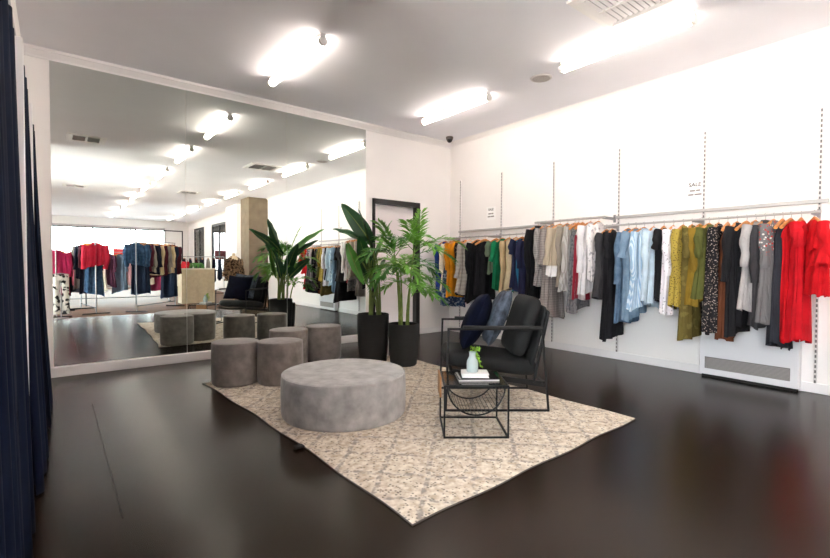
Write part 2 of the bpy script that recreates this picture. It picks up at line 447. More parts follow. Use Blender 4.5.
# ---------------------------------------------------------------- garments
def spline(pts, n):
    """piecewise-linear sampling of (z, a, b) profiles with smoothing"""
    out = []
    for i in range(n+1):
        s = i/n*(len(pts)-1); k = min(int(s), len(pts)-2); f = s-k
        f = f*f*(3-2*f)*.5+f*.5
        out.append(tuple(pts[k][q]*(1-f)+pts[k+1][q]*f for q in range(len(pts[0]))))
    return out

def ring(hw, ht, z, t0, n, folds, amp, ph, rg, hem=0):
    out = []
    for j in range(n):
        a = 2*PI*j/n
        c, s = math.cos(a), math.sin(a)
        x = hw*math.copysign(abs(c)**.75, c); y = ht*math.copysign(abs(s)**.8, s)
        w = amp*(math.sin(folds*a+ph[0]+t0*2.2)+.55*math.sin((folds*1.7)//1*a+ph[1]-t0*3))
        x += w*c*.5; y += w*(.4+.6*abs(s))*(1 if s >= 0 else -1) if abs(s) > .05 else 0
        out.append((x, y, z+hem*math.sin(3*a+ph[2])))
    return out

def body_mesh(length, hw, kind, rg, flare=1.0, thick=.042):
    sh = .075
    if kind == 'strap':
        pts = [(sh+.01, .03, .012), (sh+.05, .09, .02), (sh+.1, .13, .03), (sh+.17, hw*.85, thick), (sh+.3, hw*.8, thick), (length*.6, hw*.9*flare, thick*1.1), (length, hw*1.05*flare, thick*1.35)]
    else:
        pts = [(sh, .07, .02), (sh+.02, .115, .026), (sh+.045, .165, .03), (sh+.075, hw, .034), (sh+.13, hw*1.03, thick), (sh+.26, hw*1.0, thick), (max(length*.62, sh+.32), hw*1.0, thick*1.1), (length, hw*1.1*flare, thick*1.3)]
    ph = [rg.uniform(0, 6.28) for _ in range(3)]
    prof = spline(pts, 30)
    rings = []
    folds = rg.choice((5, 6, 7, 8)); lean = rg.uniform(-.025, .025); lean2 = rg.uniform(-.012, .012); slant = rg.uniform(-.3, .3)
    for i, (z, a, b) in enumerate(prof):
        u = i/30
        rr_ = ring(a, b, -z, u, 48, folds, .003+.024*max(0, u-.12), ph, rg, .014*u**3)
        rr_ = [(p[0]+lean*u*u, p[1]+lean2*u*u, p[2]+slant*u**3*p[0]) for p in rr_]
        rings.append(rr_)
    return MB().loft(rings, False, False)

def sleeve_mesh(side, L, hw, rg, puff=1.0, frill=False):
    x0 = hw*.88; z0 = -.145
    sway = rg.uniform(-.04, .04); bend = rg.uniform(-.02, .06)
    pts = []; rad = []
    n = 12
    for i in range(n+1):
        u = i/n
        x = x0+.05*math.sin(min(1, u*1.6)*PI/2)+.02*math.sin(4.5*u+sway*90)*u-bend*u*u
        pts.append((side*x, sway*u+.006*math.sin(7*u), z0+.03-u*L))
        rr = (.056*puff-.014*u*puff+.006*math.sin(14*u+sway*200))
        if frill and u > .6: rr *= 1.5
        rad.append(rr)
    return MB().tube(pts, rad, 14, flat=.85, cap=False)

def collar_mesh(big=False):
    mb = MB(); n = 20
    h = .05 if big else .032
    for s in (0,):
        r0 = []; r1 = []; r2 = []
        for j in range(n):
            a = 2*PI*j/n
            r0.append((.072*math.cos(a), .03*math.sin(a), -.08+.01*math.sin(a)))
            r1.append((.062*math.cos(a), .027*math.sin(a), -.08+h*.6))
            r2.append((.095*math.cos(a), .047*math.sin(a)-.004, -.085-h*.35))
        mb.loft([r0, r1, r2], False, False)
    return mb

def frill_mesh(z, hw, th, h, rg, amp=.02):
    rings = []; n = 72; ph = [rg.uniform(0, 6) for _ in range(3)]
    for i in range(5):
        u = i/4
        row = []
        for j in range(n):
            a = 2*PI*j/n
            w = amp*u*math.sin(13*a+ph[0])+amp*.5*u*math.sin(21*a+ph[1])
            row.append(((hw+.03*u+w)*math.cos(a), (th+.02*u+w)*math.sin(a), -z-h*u+.012*u*math.sin(9*a+ph[2])))
        rings.append(row)
    return MB().loft(rings, False, False)

M_wood = mat('hanger_wood', '#c8813f', .5, var=.2, vscale=30)
def make_hanger():
    t = thing('coat_hanger', '', 'hanger')
    rings = []
    for i in range(21):
        x = -.2+.4*i/20; s = abs(x)/.2
        z = -.062-.078*s**1.3; h = .021-.005*s; w = .011+.007*s
        rings.append([(x, w*math.cos(2*PI*k/10), z+h*math.sin(2*PI*k/10)) for k in range(10)])
    MB().loft(rings).build('shoulder_bar', M_wood, t, smooth=True)
    pts = [(0, 0, -.07), (0, 0, -.045), (.008, 0, -.03)]
    for k in range(9):
        a = R(-45+k*30); pts.append((.0175*math.cos(a), 0, .0175*math.sin(a)))
    MB().tube(pts, .0022, 6).build('hook', M_chrome, t, smooth=True)
    return t
H0 = make_hanger(); H_used = [False]
def hanger(x, y, z, rz, short, group):
    o = H0 if not H_used[0] else dup(H0); H_used[0] = True
    o.location = (x, y, z); o.rotation_euler.z = rz
    tag(o, 'tan hanger holding the ' + short, 'hanger', group)

def garment(x, y, z, length, name, cat, label, m, kind, sl, hw, rz=0, group=None, seed=0, m2=None, flare=None, thick=None, puff=1.0):
    rg = random.Random(seed)
    t = thing(name, label, cat, (x, y, z), rz, group)
    fl = flare if flare else rg.uniform(.92, 1.3); hw *= rg.uniform(.92, 1.08)
    th = thick or rg.uniform(.038, .05)
    body_mesh(length, hw, 'strap' if (sl == 0 and kind == 'dress') else kind, rg, fl, th).build('body', m, t, smooth='full')
    if sl > 0:
        for s in (-1, 1):
            sleeve_mesh(s, sl, hw, rg, puff, kind == 'frill').build('sleeve', m, t, smooth='full')
    if kind == 'frill':
        for q, zz in enumerate((.2, .36, .5, .62)):
            frill_mesh(zz, hw*.95, th*1.15, .15, rg).build('frill', m, t, smooth='full')
        for s in (-1, 1):
            c = MB()
            rings = []
            for i in range(4):
                u = i/3
                rings.append([(s*(hw*.9+.05)+(.05+.03*u+.012*u*math.sin(7*a))*math.cos(a), (.045+.03*u+.012*u*math.sin(7*a+1))*math.sin(a), -.36-.12*u) for a in [2*PI*j/40 for j in range(40)]])
            c.loft(rings, False, False).build('cuff', m, t, smooth='full')
    elif sl > .25:
        collar_mesh(kind == 'jacket').build('collar', m2 or m, t, smooth='full')
    if kind == 'jacket' or (cat == 'shirt' and sl > .5):
        pl = MB(); n = 14; yy = -th*1.0
        for side in (-1,):
            rows = []
            for i in range(n+1):
                zz = -.11-(length-.13)*i/n
                rows.append([(-.014, yy-.024, zz), (.014, yy-.024, zz), (.014, yy+.012, zz), (-.014, yy+.012, zz)])
            pl.loft(rows)
        pl.build('placket', m2 or m, t, smooth=True)
    return t

FAB = {
 'royal': cloth('royal', '#14307f'), 'cream': cloth('cream', '#e6dccb'), 'orange': cloth('orange', '#cf8410'),
 'darkprint': cloth('darkprint', '#2a221f', 'spots', '#a48f6c', 45, amount=.3), 'ribbed': cloth('ribbed', '#cfc6ba', 'hoop', '#8f8880', 14),
 'black': cloth('black', '#141417'), 'blackb': cloth('blackb', '#17161a'), 'blackc': cloth('blackc', '#1c1b1e'), 'sage': cloth('sage', '#5d6a56'),
 'emerald': cloth('emerald', '#0d6b45'), 'beige': cloth('beige', '#a8926f'), 'tan': cloth('tan', '#b7a586'),
 'navyteal': cloth('navyteal', '#20243f', 'band', '#2d7290'), 'navy': cloth('navy', '#23243e'),
 'plaid': cloth('plaid', '#a9a29e', 'plaid', '#857f7e', 12), 'plaidb': cloth('plaidb', '#9f9590', 'plaid', '#8a7f7c', 9),
 'beigelace': cloth('beigelace', '#bfae97', 'hem', '#f0ecec', .62), 'taupe': cloth('taupe', '#8d8276'),
 'greystripe': cloth('greystripe', '#b5b1ae', 'stripe', '#99948f', 9), 'burgundy': cloth('burgundy', '#8f1f30', 'band', '#efe2df'),
 'white': cloth('white', '#d9d4d5'), 'whiteprint': cloth('whiteprint', '#e6e0df', 'blotch', '#a8a3a6', 22, amount=.55),
 'charcoal': cloth('charcoal', '#39373a'), 'denim': cloth('denim', '#4d6680', 'denim', '#6d859d', 12), 'chambray': cloth('chambray', '#6b849b', 'denim', '#859bae', 9),
 'bluestripe': cloth('bluestripe', '#9dbbd6', 'stripe', '#d3e0ea', 17), 'paleblue': cloth('paleblue', '#b9cad6'),
 'lace': cloth('lace', '#ebe5ea', 'spots', '#b0a7ad', 32, amount=.28), 'leopard': cloth('leopard', '#a8913f', 'spots', '#4a3a1a', 52, amount=.34),
 'olive': cloth('olive', '#655829', 'blotch', '#7a6c3a', 16, amount=.55), 'mustard': cloth('mustard', '#856a22'), 'moss': cloth('moss', '#545628'),
 'floral': cloth('floral', '#1d1a1e', 'spots', '#b9a79d', 55, amount=.34), 'rust': cloth('rust', '#6f3f28'),
 'greyjersey': cloth('greyjersey', '#a6a1a0'), 'greyembroid': cloth('greyembroid', '#6f6d6e', 'top', '#e9e2da'), 'slate': cloth('slate', '#2b2c33'),
 'bluefloral': cloth('bluefloral', '#2f4568', 'blotch', '#9aa6b8', 24, amount=.52), 'tweed': cloth('tweed', '#7d7a7c', 'blotch', '#5e5c60', 30, amount=.5),
 'red': cloth('red', '#c40f1a'), 'redb': cloth('redb', '#bb0d1b'),
}
GAR = [
(6.08,1.72,1.081,'blouse','shirt','royal blue long-sleeved blouse','royal','top',.62,.2),
(5.95,1.72,.932,'blouse','shirt','cream sheer blouse','cream','top',.5,.2),
(5.79,1.72,1.025,'dress','dress','mustard orange dress','orange','dress',.45,.22),
(5.87,1.72,1.2,'skirt','skirt','long blue floral skirt','bluefloral','dress',0,.19),
(5.57,1.72,1.017,'blouse','shirt','dark brown speckled blouse','darkprint','top',.5,.17),
(5.47,1.72,.991,'cardigan','cardigan','pale grey ribbed cardigan','ribbed','top',.58,.2),
(5.29,1.72,1.014,'dress','dress','long-sleeved black dress by the grey cardigan','black','dress',.5,.21),
(5.12,1.72,.999,'dress','dress','sleeveless black dress by the sage top','blackb','dress',0,.2),
(4.89,1.72,.582,'blouse','shirt','sage green short-sleeved top','sage','top',.22,.18),
(4.75,1.72,.873,'dress','dress','emerald green dress','emerald','dress',.3,.205),
(4.61,1.72,.851,'jacket','jacket','beige linen jacket','beige','top',.56,.2),
(4.48,1.72,.83,'jacket','jacket','pale tan jacket beside the navy tunic','tan','top',.56,.2),
(4.36,1.72,.884,'tunic','shirt','navy tunic with a teal stripe','navyteal','top',.2,.2),
(4.235,1.72,.921,'dress','dress','plain navy dress','navy','dress',.4,.2),
(4.09,1.87,1.12,'coat','coat','long black coat','black','jacket',.62,.22),
(3.95,1.87,.886,'jacket','jacket','grey checked jacket','plaid','jacket',.56,.21),
(3.83,1.87,1.355,'dress','dress','long taupe checked dress','plaidb','dress',.5,.2),
(3.715,1.87,.823,'blouse','shirt','beige blouse with a white hem','beigelace','top',.5,.2),
(3.6,1.87,.887,'blouse','shirt','loose taupe blouse','taupe','top',.5,.2),
(3.49,1.87,.95,'cardigan','cardigan','light grey striped cardigan','greystripe','top',.6,.2),
(3.43,1.87,1.21,'skirt','skirt','long grey tweed skirt','tweed','dress',0,.19),
(3.375,1.87,1.076,'dress','dress','burgundy dress with a white stripe','burgundy','dress',0,.18),
(3.26,1.87,.939,'shirt','shirt','white long-sleeved shirt','white','top',.6,.2),
(3.15,1.87,.858,'blouse','shirt','white blouse with a grey print','whiteprint','top',.4,.21),
(3.03,1.755,.94,'tunic','shirt','charcoal short-sleeved tunic','charcoal','top',.28,.21),
(2.95,1.755,1.391,'jumpsuit','jumpsuit','long black jumpsuit','blackb','dress',.3,.22),
(2.755,1.755,1.198,'shirt','shirt','mid blue denim shirt','denim','top',.62,.2),
(2.66,1.755,1.117,'dress','dress','faded chambray dress','chambray','dress',.3,.2),
(2.565,1.755,.969,'shirt','shirt','light blue striped shirt','bluestripe','top',.55,.2),
(2.453,1.755,.972,'shirt','shirt','pale blue shirt','paleblue','top',.5,.2),
(2.335,1.755,.917,'blouse','shirt','short-sleeved black top','black','top',.2,.19),
(2.235,1.755,1.023,'blouse','shirt','white lace blouse','lace','top',.5,.2),
(2.13,1.755,.991,'blouse','shirt','mustard leopard-print blouse','leopard','top',.5,.21),
(2.045,1.755,1.288,'dress','dress','long olive wrap dress','olive','dress',.3,.2),
(1.962,1.755,.872,'blouse','shirt','plain mustard blouse','mustard','top',.45,.21),
(1.875,1.755,.866,'blouse','shirt','moss green top','moss','top',.3,.19),
(1.788,1.755,1.173,'dress','dress','black dress with a pale floral print','floral','dress',.45,.21),
(1.7,1.755,1.274,'dress','dress','narrow rust brown dress','rust','dress',0,.12),
(1.618,1.755,1.184,'dress','dress','black long-sleeved midi dress','blackc','dress',.55,.21),
(1.535,1.755,1.093,'dress','dress','sleeveless black shift dress','blackb','dress',0,.2),
(1.457,1.755,.957,'blouse','shirt','light grey jersey top','greyjersey','top',.4,.2),
(1.383,1.755,1.049,'cardigan','cardigan','long charcoal cardigan','charcoal','jacket',.55,.2),
(1.31,1.755,1.041,'top','shirt','grey drape top with an embroidered shoulder','greyembroid','top',.4,.21),
(1.245,1.755,1.294,'dress','dress','long charcoal slip dress','slate','dress',0,.17),
(1.18,1.755,1.198,'dress','dress','sleeveless red maxi dress','red','dress',0,.16),
(1.105,1.755,1.215,'dress','dress','short-sleeved red maxi dress','redb','dress',.2,.18),
(1.01,1.755,.738,'blouse','shirt','red frilled blouse','red','frill',.35,.22),
]
for i, (y, z, ln, nm, cat, short, mk, kind, sl, hw) in enumerate(GAR):
    g = 'garments on the wall rails'
    rz = R(rng.uniform(-9, 9)) + (R(22) if kind == 'frill' else 0)
    dx = rng.uniform(-.012, .012)
    garment(XR+dx, y, z, ln, nm, cat, short+' on the wall rail', FAB[mk], kind, sl, hw, rz, g, 100+i)
    hanger(XR+dx, y, z, rz, short+' on the wall rail', 'wooden hangers on the wall rails')

# ---------------------------------------------------------------- wall heater
t = thing('wall_heater', 'white wall heater with a grey grille under the clothes', 'heater', (W-.0155, 1.575, .03))
MB().box(-.105, 0, -.44, .44, 0, .62).build('casing', mat('heater_white', '#e9e6e8', .4), t, bevel=.008)
MB().box(-.112, -.1035, -.375, .385, .07, .2).build('grille', mat('grille_grey', '#8b8583', .5, metal=.3), t, bevel=.003)
sl = MB()
for k in range(9): sl.box(-.1145, -.112, -.37, .38, .078+k*.013, .083+k*.013)
sl.build('louvre', mat('grille_light', '#aaa39f', .5, metal=.3), t)
MB().box(-.09, -.0, -.42, .42, -.03, 0).build('foot', M_dark, t)  # dark block standing in for the shaded gap below the casing

# ---------------------------------------------------------------- sale signs
def sign(y, z, w, h, s, label):
    t = thing('sale_sign', label, 'sign', (W, y, z), 0)
    MB().box(-.003, -.0008, -w/2, w/2, -h/2, h/2).build('paper', mat('paper', '#fbf8f6', .6), t)
    cu = bpy.data.curves.new('lettering', 'FONT'); cu.body = 'SALE'; cu.size = s; cu.align_x = 'CENTER'; cu.align_y = 'CENTER'; cu.extrude = .0003; cu.offset = s*.025
    tmp = bpy.data.objects.new('lettering_curve', cu); col.objects.link(tmp)
    me = bpy.data.meshes.new_from_object(tmp.evaluated_get(bpy.context.evaluated_depsgraph_get())); bpy.data.objects.remove(tmp)
    me.materials.clear(); me.materials.append(mat('ink', '#4a4544', .7))
    o = bpy.data.objects.new('lettering', me); col.objects.link(o); o.parent = t
    o.location = (-.0036, 0, h*.3); o.rotation_euler = (R(90), 0, R(-90))
    ln = MB()
    for zz, ws in ((-.02, (.3, .22)), (-.24, (.3, .38))):
        x = -sum(ws)*w/2-.02*w
        for q in ws:
            ln.box(-.0036, -.0031, -x-q*w, -x, zz*h-.007*h/.19*1.3, zz*h+.007*h/.19*1.3); x += q*w+.04*w
    ln.build('small_print', mat('ink_pale', '#8b8482', .7), t)
sign(2.14, 2.13, .2, .21, .062, 'white sale sign taped to the wall above the mustard blouses')
sign(5.3, 2.13, .2, .22, .055, 'white sale sign taped to the wall above the emerald dress')

# ---------------------------------------------------------------- rug
def rug():
    m = bpy.data.materials.new('flecked_wool'); m.use_nodes = True
    nt = m.node_tree; N = nt.nodes.new; L = nt.links.new; b = nt.nodes['Principled BSDF']; b.inputs['Roughness'].default_value = .95
    b.inputs['Specular IOR Level'].default_value = .16
    tc = N('ShaderNodeTexCoord'); P = tc.outputs['Object']
    nz = N('ShaderNodeTexNoise'); nz.inputs['Scale'].default_value = 26; nz.inputs['Detail'].default_value = 4; L(P, nz.inputs['Vector'])
    base = N('ShaderNodeMix'); base.data_type = 'RGBA'; base.inputs[6].default_value = lin('#beae9a'); base.inputs[7].default_value = lin('#e4dacb')
    mr = N('ShaderNodeMapRange'); mr.inputs[1].default_value = .35; mr.inputs[2].default_value = .65; L(nz.outputs['Fac'], mr.inputs[0]); L(mr.outputs[0], base.inputs[0])
    # dark flecks
    v = N('ShaderNodeTexVoronoi'); v.inputs['Scale'].default_value = 55; L(P, v.inputs['Vector'])
    s2 = N('ShaderNodeSeparateColor'); L(v.outputs['Color'], s2.inputs[0])
    a = N('ShaderNodeMapRange'); a.inputs[1].default_value = .46; a.inputs[2].default_value = .32; L(v.outputs['Distance'], a.inputs[0])
    c = N('ShaderNodeMapRange'); c.inputs[1].default_value = .64; c.inputs[2].default_value = .7; L(s2.outputs[0], c.inputs[0])
    mu = N('ShaderNodeMath'); mu.operation = 'MULTIPLY'; L(a.outputs[0], mu.inputs[0]); L(c.outputs[0], mu.inputs[1])
    mu2 = N('ShaderNodeMath'); mu2.operation = 'MULTIPLY'; mu2.inputs[1].default_value = .68; L(mu.outputs[0], mu2.inputs[0])
    fl = N('ShaderNodeMix'); fl.data_type = 'RGBA'; fl.inputs[7].default_value = lin('#4a4340'); L(base.outputs[2], fl.inputs[6]); L(mu2.outputs[0], fl.inputs[0])
    # faint grey trellis
    mp = N('ShaderNodeMapping'); mp.inputs['Rotation'].default_value = (0, 0, R(45)); L(P, mp.inputs[0])
    ad = N('ShaderNodeVectorMath'); ad.operation = 'ADD'
    n3 = N('ShaderNodeTexNoise'); n3.inputs['Scale'].default_value = 7; n3.inputs['Detail'].default_value = 3; L(P, n3.inputs['Vector'])
    sc3 = N('ShaderNodeVectorMath'); sc3.operation = 'SCALE'; sc3.inputs['Scale'].default_value = .05; L(n3.outputs['Color'], sc3.inputs[0])
    L(mp.outputs[0], ad.inputs[0]); L(sc3.outputs[0], ad.inputs[1])
    outs = []
    for ax in ('X', 'Y'):
        w = N('ShaderNodeTexWave'); w.bands_direction = ax; w.inputs['Scale'].default_value = 1.15; L(ad.outputs[0], w.inputs['Vector'])
        q = N('ShaderNodeMapRange'); q.inputs[1].default_value = .955; q.inputs[2].default_value = .985; L(w.outputs['Fac'], q.inputs[0]); outs.append(q.outputs[0])
    mxx = N('ShaderNodeMath'); mxx.operation = 'MAXIMUM'; L(outs[0], mxx.inputs[0]); L(outs[1], mxx.inputs[1])
    n4 = N('ShaderNodeTexNoise'); n4.inputs['Scale'].default_value = 30; L(P, n4.inputs['Vector'])
    q4 = N('ShaderNodeMapRange'); q4.inputs[1].default_value = .4; q4.inputs[2].default_value = .6; q4.inputs[4].default_value = .8; L(n4.outputs['Fac'], q4.inputs[0])
    m5 = N('ShaderNodeMath'); m5.operation = 'MULTIPLY'; L(mxx.outputs[0], m5.inputs[0]); L(q4.outputs[0], m5.inputs[1])
    tr = N('ShaderNodeMix'); tr.data_type = 'RGBA'; tr.inputs[7].default_value = lin('#8d8580'); L(fl.outputs[2], tr.inputs[6]); L(m5.outputs[0], tr.inputs[0])
    L(tr.outputs[2], b.inputs['Base Color'])
    bp = N('ShaderNodeBump'); bp.inputs['Strength'].default_value = .7; bp.inputs['Distance'].default_value = .012
    n6 = N('ShaderNodeTexNoise'); n6.inputs['Scale'].default_value = 70; L(P, n6.inputs['Vector']); L(n6.outputs['Fac'], bp.inputs['Height']); L(bp.outputs[0], b.inputs['Normal'])
    x0, x1, y0, y1 = 1.325, 3.68, 1.68, 5.05
    t = thing('rug', 'large cream flecked wool rug on the dark floor', 'rug', ((x0+x1)/2, (y0+y1)/2, 0))
    nx, ny = 60, 84; top = []
    rg = random.Random(3)
    def edge(i, j):
        u = i/nx; v_ = j/ny
        x = (x0+(x1-x0)*u)-(x0+x1)/2; y = (y0+(y1-y0)*v_)-(y0+y1)/2
        x -= .13*v_**2*(1-u); y += .07*u*(1-v_)
        e = .008*math.sin(v_*23)*(1 if i in (0, nx) else 0); f_ = .008*math.sin(u*19)*(1 if j in (0, ny) else 0)
        z = .012+.0015*math.sin(i*.9)*math.sin(j*.7)
        if j == 0 or i == nx or i == 0 or j == ny: z = .009
        return (x+e, y+f_, z)
    rows = [[edge(i, j) for i in range(nx+1)] for j in range(ny+1)]
    mb = MB().loft(rows, False, False, closed=False)
    mb.build('pile', m, t, smooth='full')
    per = [rows[0][i] for i in range(nx+1)]+[rows[j][nx] for j in range(1, ny+1)]+[rows[ny][i] for i in range(nx-1, -1, -1)]+[rows[j][0] for j in range(ny-1, 0, -1)]
    MB().loft([[(p[0]*1.002, p[1]*1.002, .0005) for p in per], [(p[0]*1.003, p[1]*1.003, .006) for p in per], [(p[0], p[1], .0088) for p in per]], True, False).build('border', mat('rug_border', '#4c4440', .9), t)
    MB().box(-1.255, -1.19, -.52, -.47, .008, .022).build('corner_tag', mat('tag_black', '#161414', .8), t, bevel=.004)['label'] = 'small black tag on the edge'
rug()

# ---------------------------------------------------------------- ottomans
M_velvet = mat('grey_velvet', '#a8a6a5', .75, var=.3, vscale=9, bump=.5, bscale=22, sheen=.6)
M_velvet2 = mat('taupe_velvet', '#837b77', .75, var=.25, vscale=11, bump=.4, bscale=28, sheen=.5)
def rnd_prof(r, h, e):
    p = [(0, 0), (r-.012, 0), (r-.004, .01)]
    for k in range(7):
        z = .03+(h-e-.03)*k/6; p.append((r+.004*math.sin(PI*k/6), z))
    for k in range(1, 7):
        a = PI/2*k/6; p.append((r-e+e*math.cos(a), h-e+e*math.sin(a)))
    p += [(r*.75, h+.004), (r*.4, h+.007), (0, h+.008)]
    return p
def ottoman(x, y, r, h, name, label, m, group=None, e=.025):
    t = thing(name, label, 'ottoman', (x, y, .0125), rng.uniform(0, 6), group)
    MB().lathe(rnd_prof(r, h, e), n=72).build('body', m, t, smooth=True)
    MB().tube([((r-e*.3+.002)*math.cos(2*PI*k/72), (r-e*.3+.002)*math.sin(2*PI*k/72), h-e*.3) for k in range(73)], .005, 8).build('piping', m, t, smooth=True)
    return t
ottoman(1.905, 3.355, .515, .34, 'ottoman', 'large round grey velvet ottoman in the middle of the rug', M_velvet, None, .03)
ST = [(1.47, 4.87, 'stool ottoman at the rug corner, closest to the curtains'),
      (1.855, 4.62, 'stool ottoman half hidden behind the large ottoman'),
      (2.26, 5.36, 'stool ottoman at the back, second from the potted plants'),
      (2.76, 5.42, 'stool ottoman at the back, closest to the potted plants')]
for x, y, l in ST: ottoman(x, y, .232, .432, 'stool_ottoman', 'small taupe velvet ' + l, M_velvet2, 'small velvet ottomans')

# ---------------------------------------------------------------- armchair
CA = math.atan2(.61, -.79)
t = chair = thing('armchair', 'black metal framed lounge armchair with dark cushions on the rug', 'armchair', (3.14, 2.815, .0125), CA)
M_fab = mat('charcoal_canvas', '#121314', .85, var=.15, vscale=10, bump=.15, bscale=120)
M_arm = mat('arm_black', '#1a1918', .5)
for s in (1, -1):
    y = .35*s; f = MB(); w = .018
    f.bar((-.42, y, .009), (.45, y, .009), w)
    f.bar((.45, y, 0), (.43, y, .70), w); f.bar((-.42, y, 0), (-.36, y, .70), w)
    f.bar((.44, y, .697), (-.37, y, .697), w)
    f.build('arm_frame', M_black, t, bevel=.003)
    MB().box(-.36, .31, y-.022, y+.022, .702, .724).build('armrest', M_arm, t, bevel=.006)
fr = MB()
fr.bar((.40, -.34, .33), (.40, .34, .33), .025); fr.bar((-.38, -.34, .24), (-.38, .34, .24), .025)
for s in (1, -1):
    fr.bar((.40, .315*s, .33), (-.40, .315*s, .22), .02, .045)
    fr.bar((-.30, .315*s, .235), (-.42, .315*s, .84), .02, .035)
fr.bar((-.42, -.315, .84), (-.42, .315, .84), .02)
fr.build('seat_frame', M_black, t, bevel=.003)
def cushion(mb, L_, W_, T_, n=2.6, ns=16):
    """puffy rectangular pad centred on the origin"""
    rings = []
    for i in range(ns+1):
        a = -PI/2+PI*i/ns
        zz = T_/2*math.copysign(abs(math.sin(a))**.7, math.sin(a)); k = abs(math.cos(a))**.28
        if i in (0, ns): k = .5
        ring_ = []
        for j in range(48):
            b = 2*PI*j/48; c, s = math.cos(b), math.sin(b)
            q = (abs(c)**8+abs(s)**8)**(-1/8)
            ring_.append(Vector((L_/2*k*c*q, W_/2*k*s*q, zz)))
        rings.append(ring_)
    return rings
def put(rings, mtx):
    return [[mtx @ p for p in r] for r in rings]
mtx = Matrix.Translation((.05, 0, .385)) @ Matrix.Rotation(R(-7), 4, 'Y')
MB().loft(put(cushion(None, .82, .615, .15), mtx)).build('seat_cushion', M_fab, t, smooth='full')
mtx = Matrix.Translation((-.375, 0, .675)) @ Matrix.Rotation(R(-66.5), 4, 'Y')
# two layered back cushions
MB().loft(put(cushion(None, .54, .60, .14), Matrix.Translation((-.255, 0, .70)) @ Matrix.Rotation(R(72), 4, 'Y'))).build('back_cushion', M_fab, t, smooth='full')
MB().loft(put(cushion(None, .58, .61, .05), Matrix.Translation((-.345, 0, .60)) @ Matrix.Rotation(R(76), 4, 'Y'))).build('back_sling', M_fab, t, smooth='full')

# cushions on the chair
def pillow(mtx, L_, T_):
    n = 22; up = []; dn = []
    for i in range(n+1):
        ru = []; rd = []
        for j in range(n+1):
            a = -1+2*i/n; b = -1+2*j/n
            h = T_/2*((1-a*a)*(1-b*b))**.42
            k = 1-.07*(1-abs(a))*(b*b)-0; k2 = 1-.07*(1-abs(b))*(a*a)
            p = Vector((a*L_/2*k2, b*L_/2*k, h)); q = Vector((a*L_/2*k2, b*L_/2*k, -h))
            ru.append(mtx @ p); rd.append(mtx @ q)
        up.append(ru); dn.append(rd)
    return MB().loft(up, False, False, closed=False).loft(dn, False, False, closed=False)
def pillow_thing(label, m, lx, ly, lz, tilt, yaw, L_, T_):
    base = Matrix.Translation(chair.location) @ Matrix.Rotation(CA, 4, 'Z')
    p = base @ Vector((lx, ly, lz))
    t2 = thing('throw_pillow', label, 'cushion', p, CA, 'cushions on the armchair')
    mtx = Matrix.Rotation(R(yaw), 4, 'Z') @ Matrix.Rotation(R(tilt), 4, 'Y') @ Matrix.Rotation(R(4), 4, 'Z')
    o = pillow(mtx, L_, T_).build('cover', m, t2, smooth='full')
    return t2
pillow_thing('dark navy velvet cushion, the front one on the armchair', mat('navy_cushion', '#070c20', .9, spec=.15, var=.3, vscale=14), .155, .02, .735, 66, -10, .53, .21)
pillow_thing('mottled blue-grey cushion standing behind the navy one', mat('mottled_cushion', '#4a525e', .75, var=.85, vscale=12, spec=.2), -.04, .0, .765, 68, -6, .53, .17)

# ---------------------------------------------------------------- side table
TA = math.atan2(-.61, .79)
t = table = thing('side_table', 'black wire side table with a half-round basket, in front of the armchair', 'side table', (2.473, 2.41, .0125), TA)
hw, hd, hh = .228, .215, .378
f = MB(); w = .012
for z in (.006, hh-.006):
    f.bar((-hw, -hd, z), (hw, -hd, z), w); f.bar((-hw, hd, z), (hw, hd, z), w)
    f.bar((-hw, -hd, z), (-hw, hd, z), w); f.bar((hw, -hd, z), (hw, hd, z), w)
f.build('frame', M_black, t)
for sx in (-1, 1):
    for sy in (-1, 1):
        MB().bar((sx*hw, sy*hd, 0), (sx*hw, sy*hd, hh), w).build('leg', M_black, t)
MB().box(-hw+.004, hw-.004, -hd+.004, hd-.004, hh-.004, hh+.004).build('tabletop', mat('smoked_glass', '#1f211e', .12, spec=.6), t, bevel=.002)['label'] = 'dark smoked tabletop'
bs = MB()
rb = .205
for y in (-hd+.012, hd-.012):
    bs.tube([(rb*math.cos(PI+PI*k/24), y, hh-.015+rb*.98*math.sin(PI+PI*k/24)) for k in range(25)], .006, 8)
for k in range(1, 24):
    a = PI+PI*k/24
    bs.tube([(rb*math.cos(a), -hd+.012, hh-.015+rb*.98*math.sin(a)), (rb*math.cos(a), hd-.012, hh-.015+rb*.98*math.sin(a))], .0022, 5)
bs.build('magazine_basket', M_black, t, smooth=True)
MB().box(-hw-.022, -hw-.007, -.02, hd+.01, .235, hh+.012).build('side_panel', mat('tan_leather', '#a5764a', .55, var=.12), t, bevel=.004)['label'] = 'tan panel on one side'
tb = Matrix.Translation(table.location) @ Matrix.Rotation(TA, 4, 'Z')
def on_table(x, y, z): return tb @ Vector((x, y, z))
zt = hh+.0045
t = thing('magazine', 'large dark-covered magazine lying on the side table', 'magazine', on_table(.03, .0, zt), TA+R(2))
MB().box(-.15, .15, -.115, .115, 0, .013).build('pages', mat('magazine_pages', '#cfcac6', .6), t, bevel=.002)
MB().box(-.152, .152, -.117, .117, .013, .015).build('cover', mat('magazine_cover', '#141312', .8, spec=.15), t)
MB().box(-.146, -.13, -.11, .11, .015, .0156).build('cover_stripe', mat('cover_pale', '#8d8885', .4), t)
t = thing('book', 'white hardback book under the glass vase', 'book', on_table(.018, .0, zt+.0155), TA-R(3))
MB().box(-.095, .095, -.075, .075, .003, .025).build('pages', mat('book_pages', '#e9e6e2', .7), t)
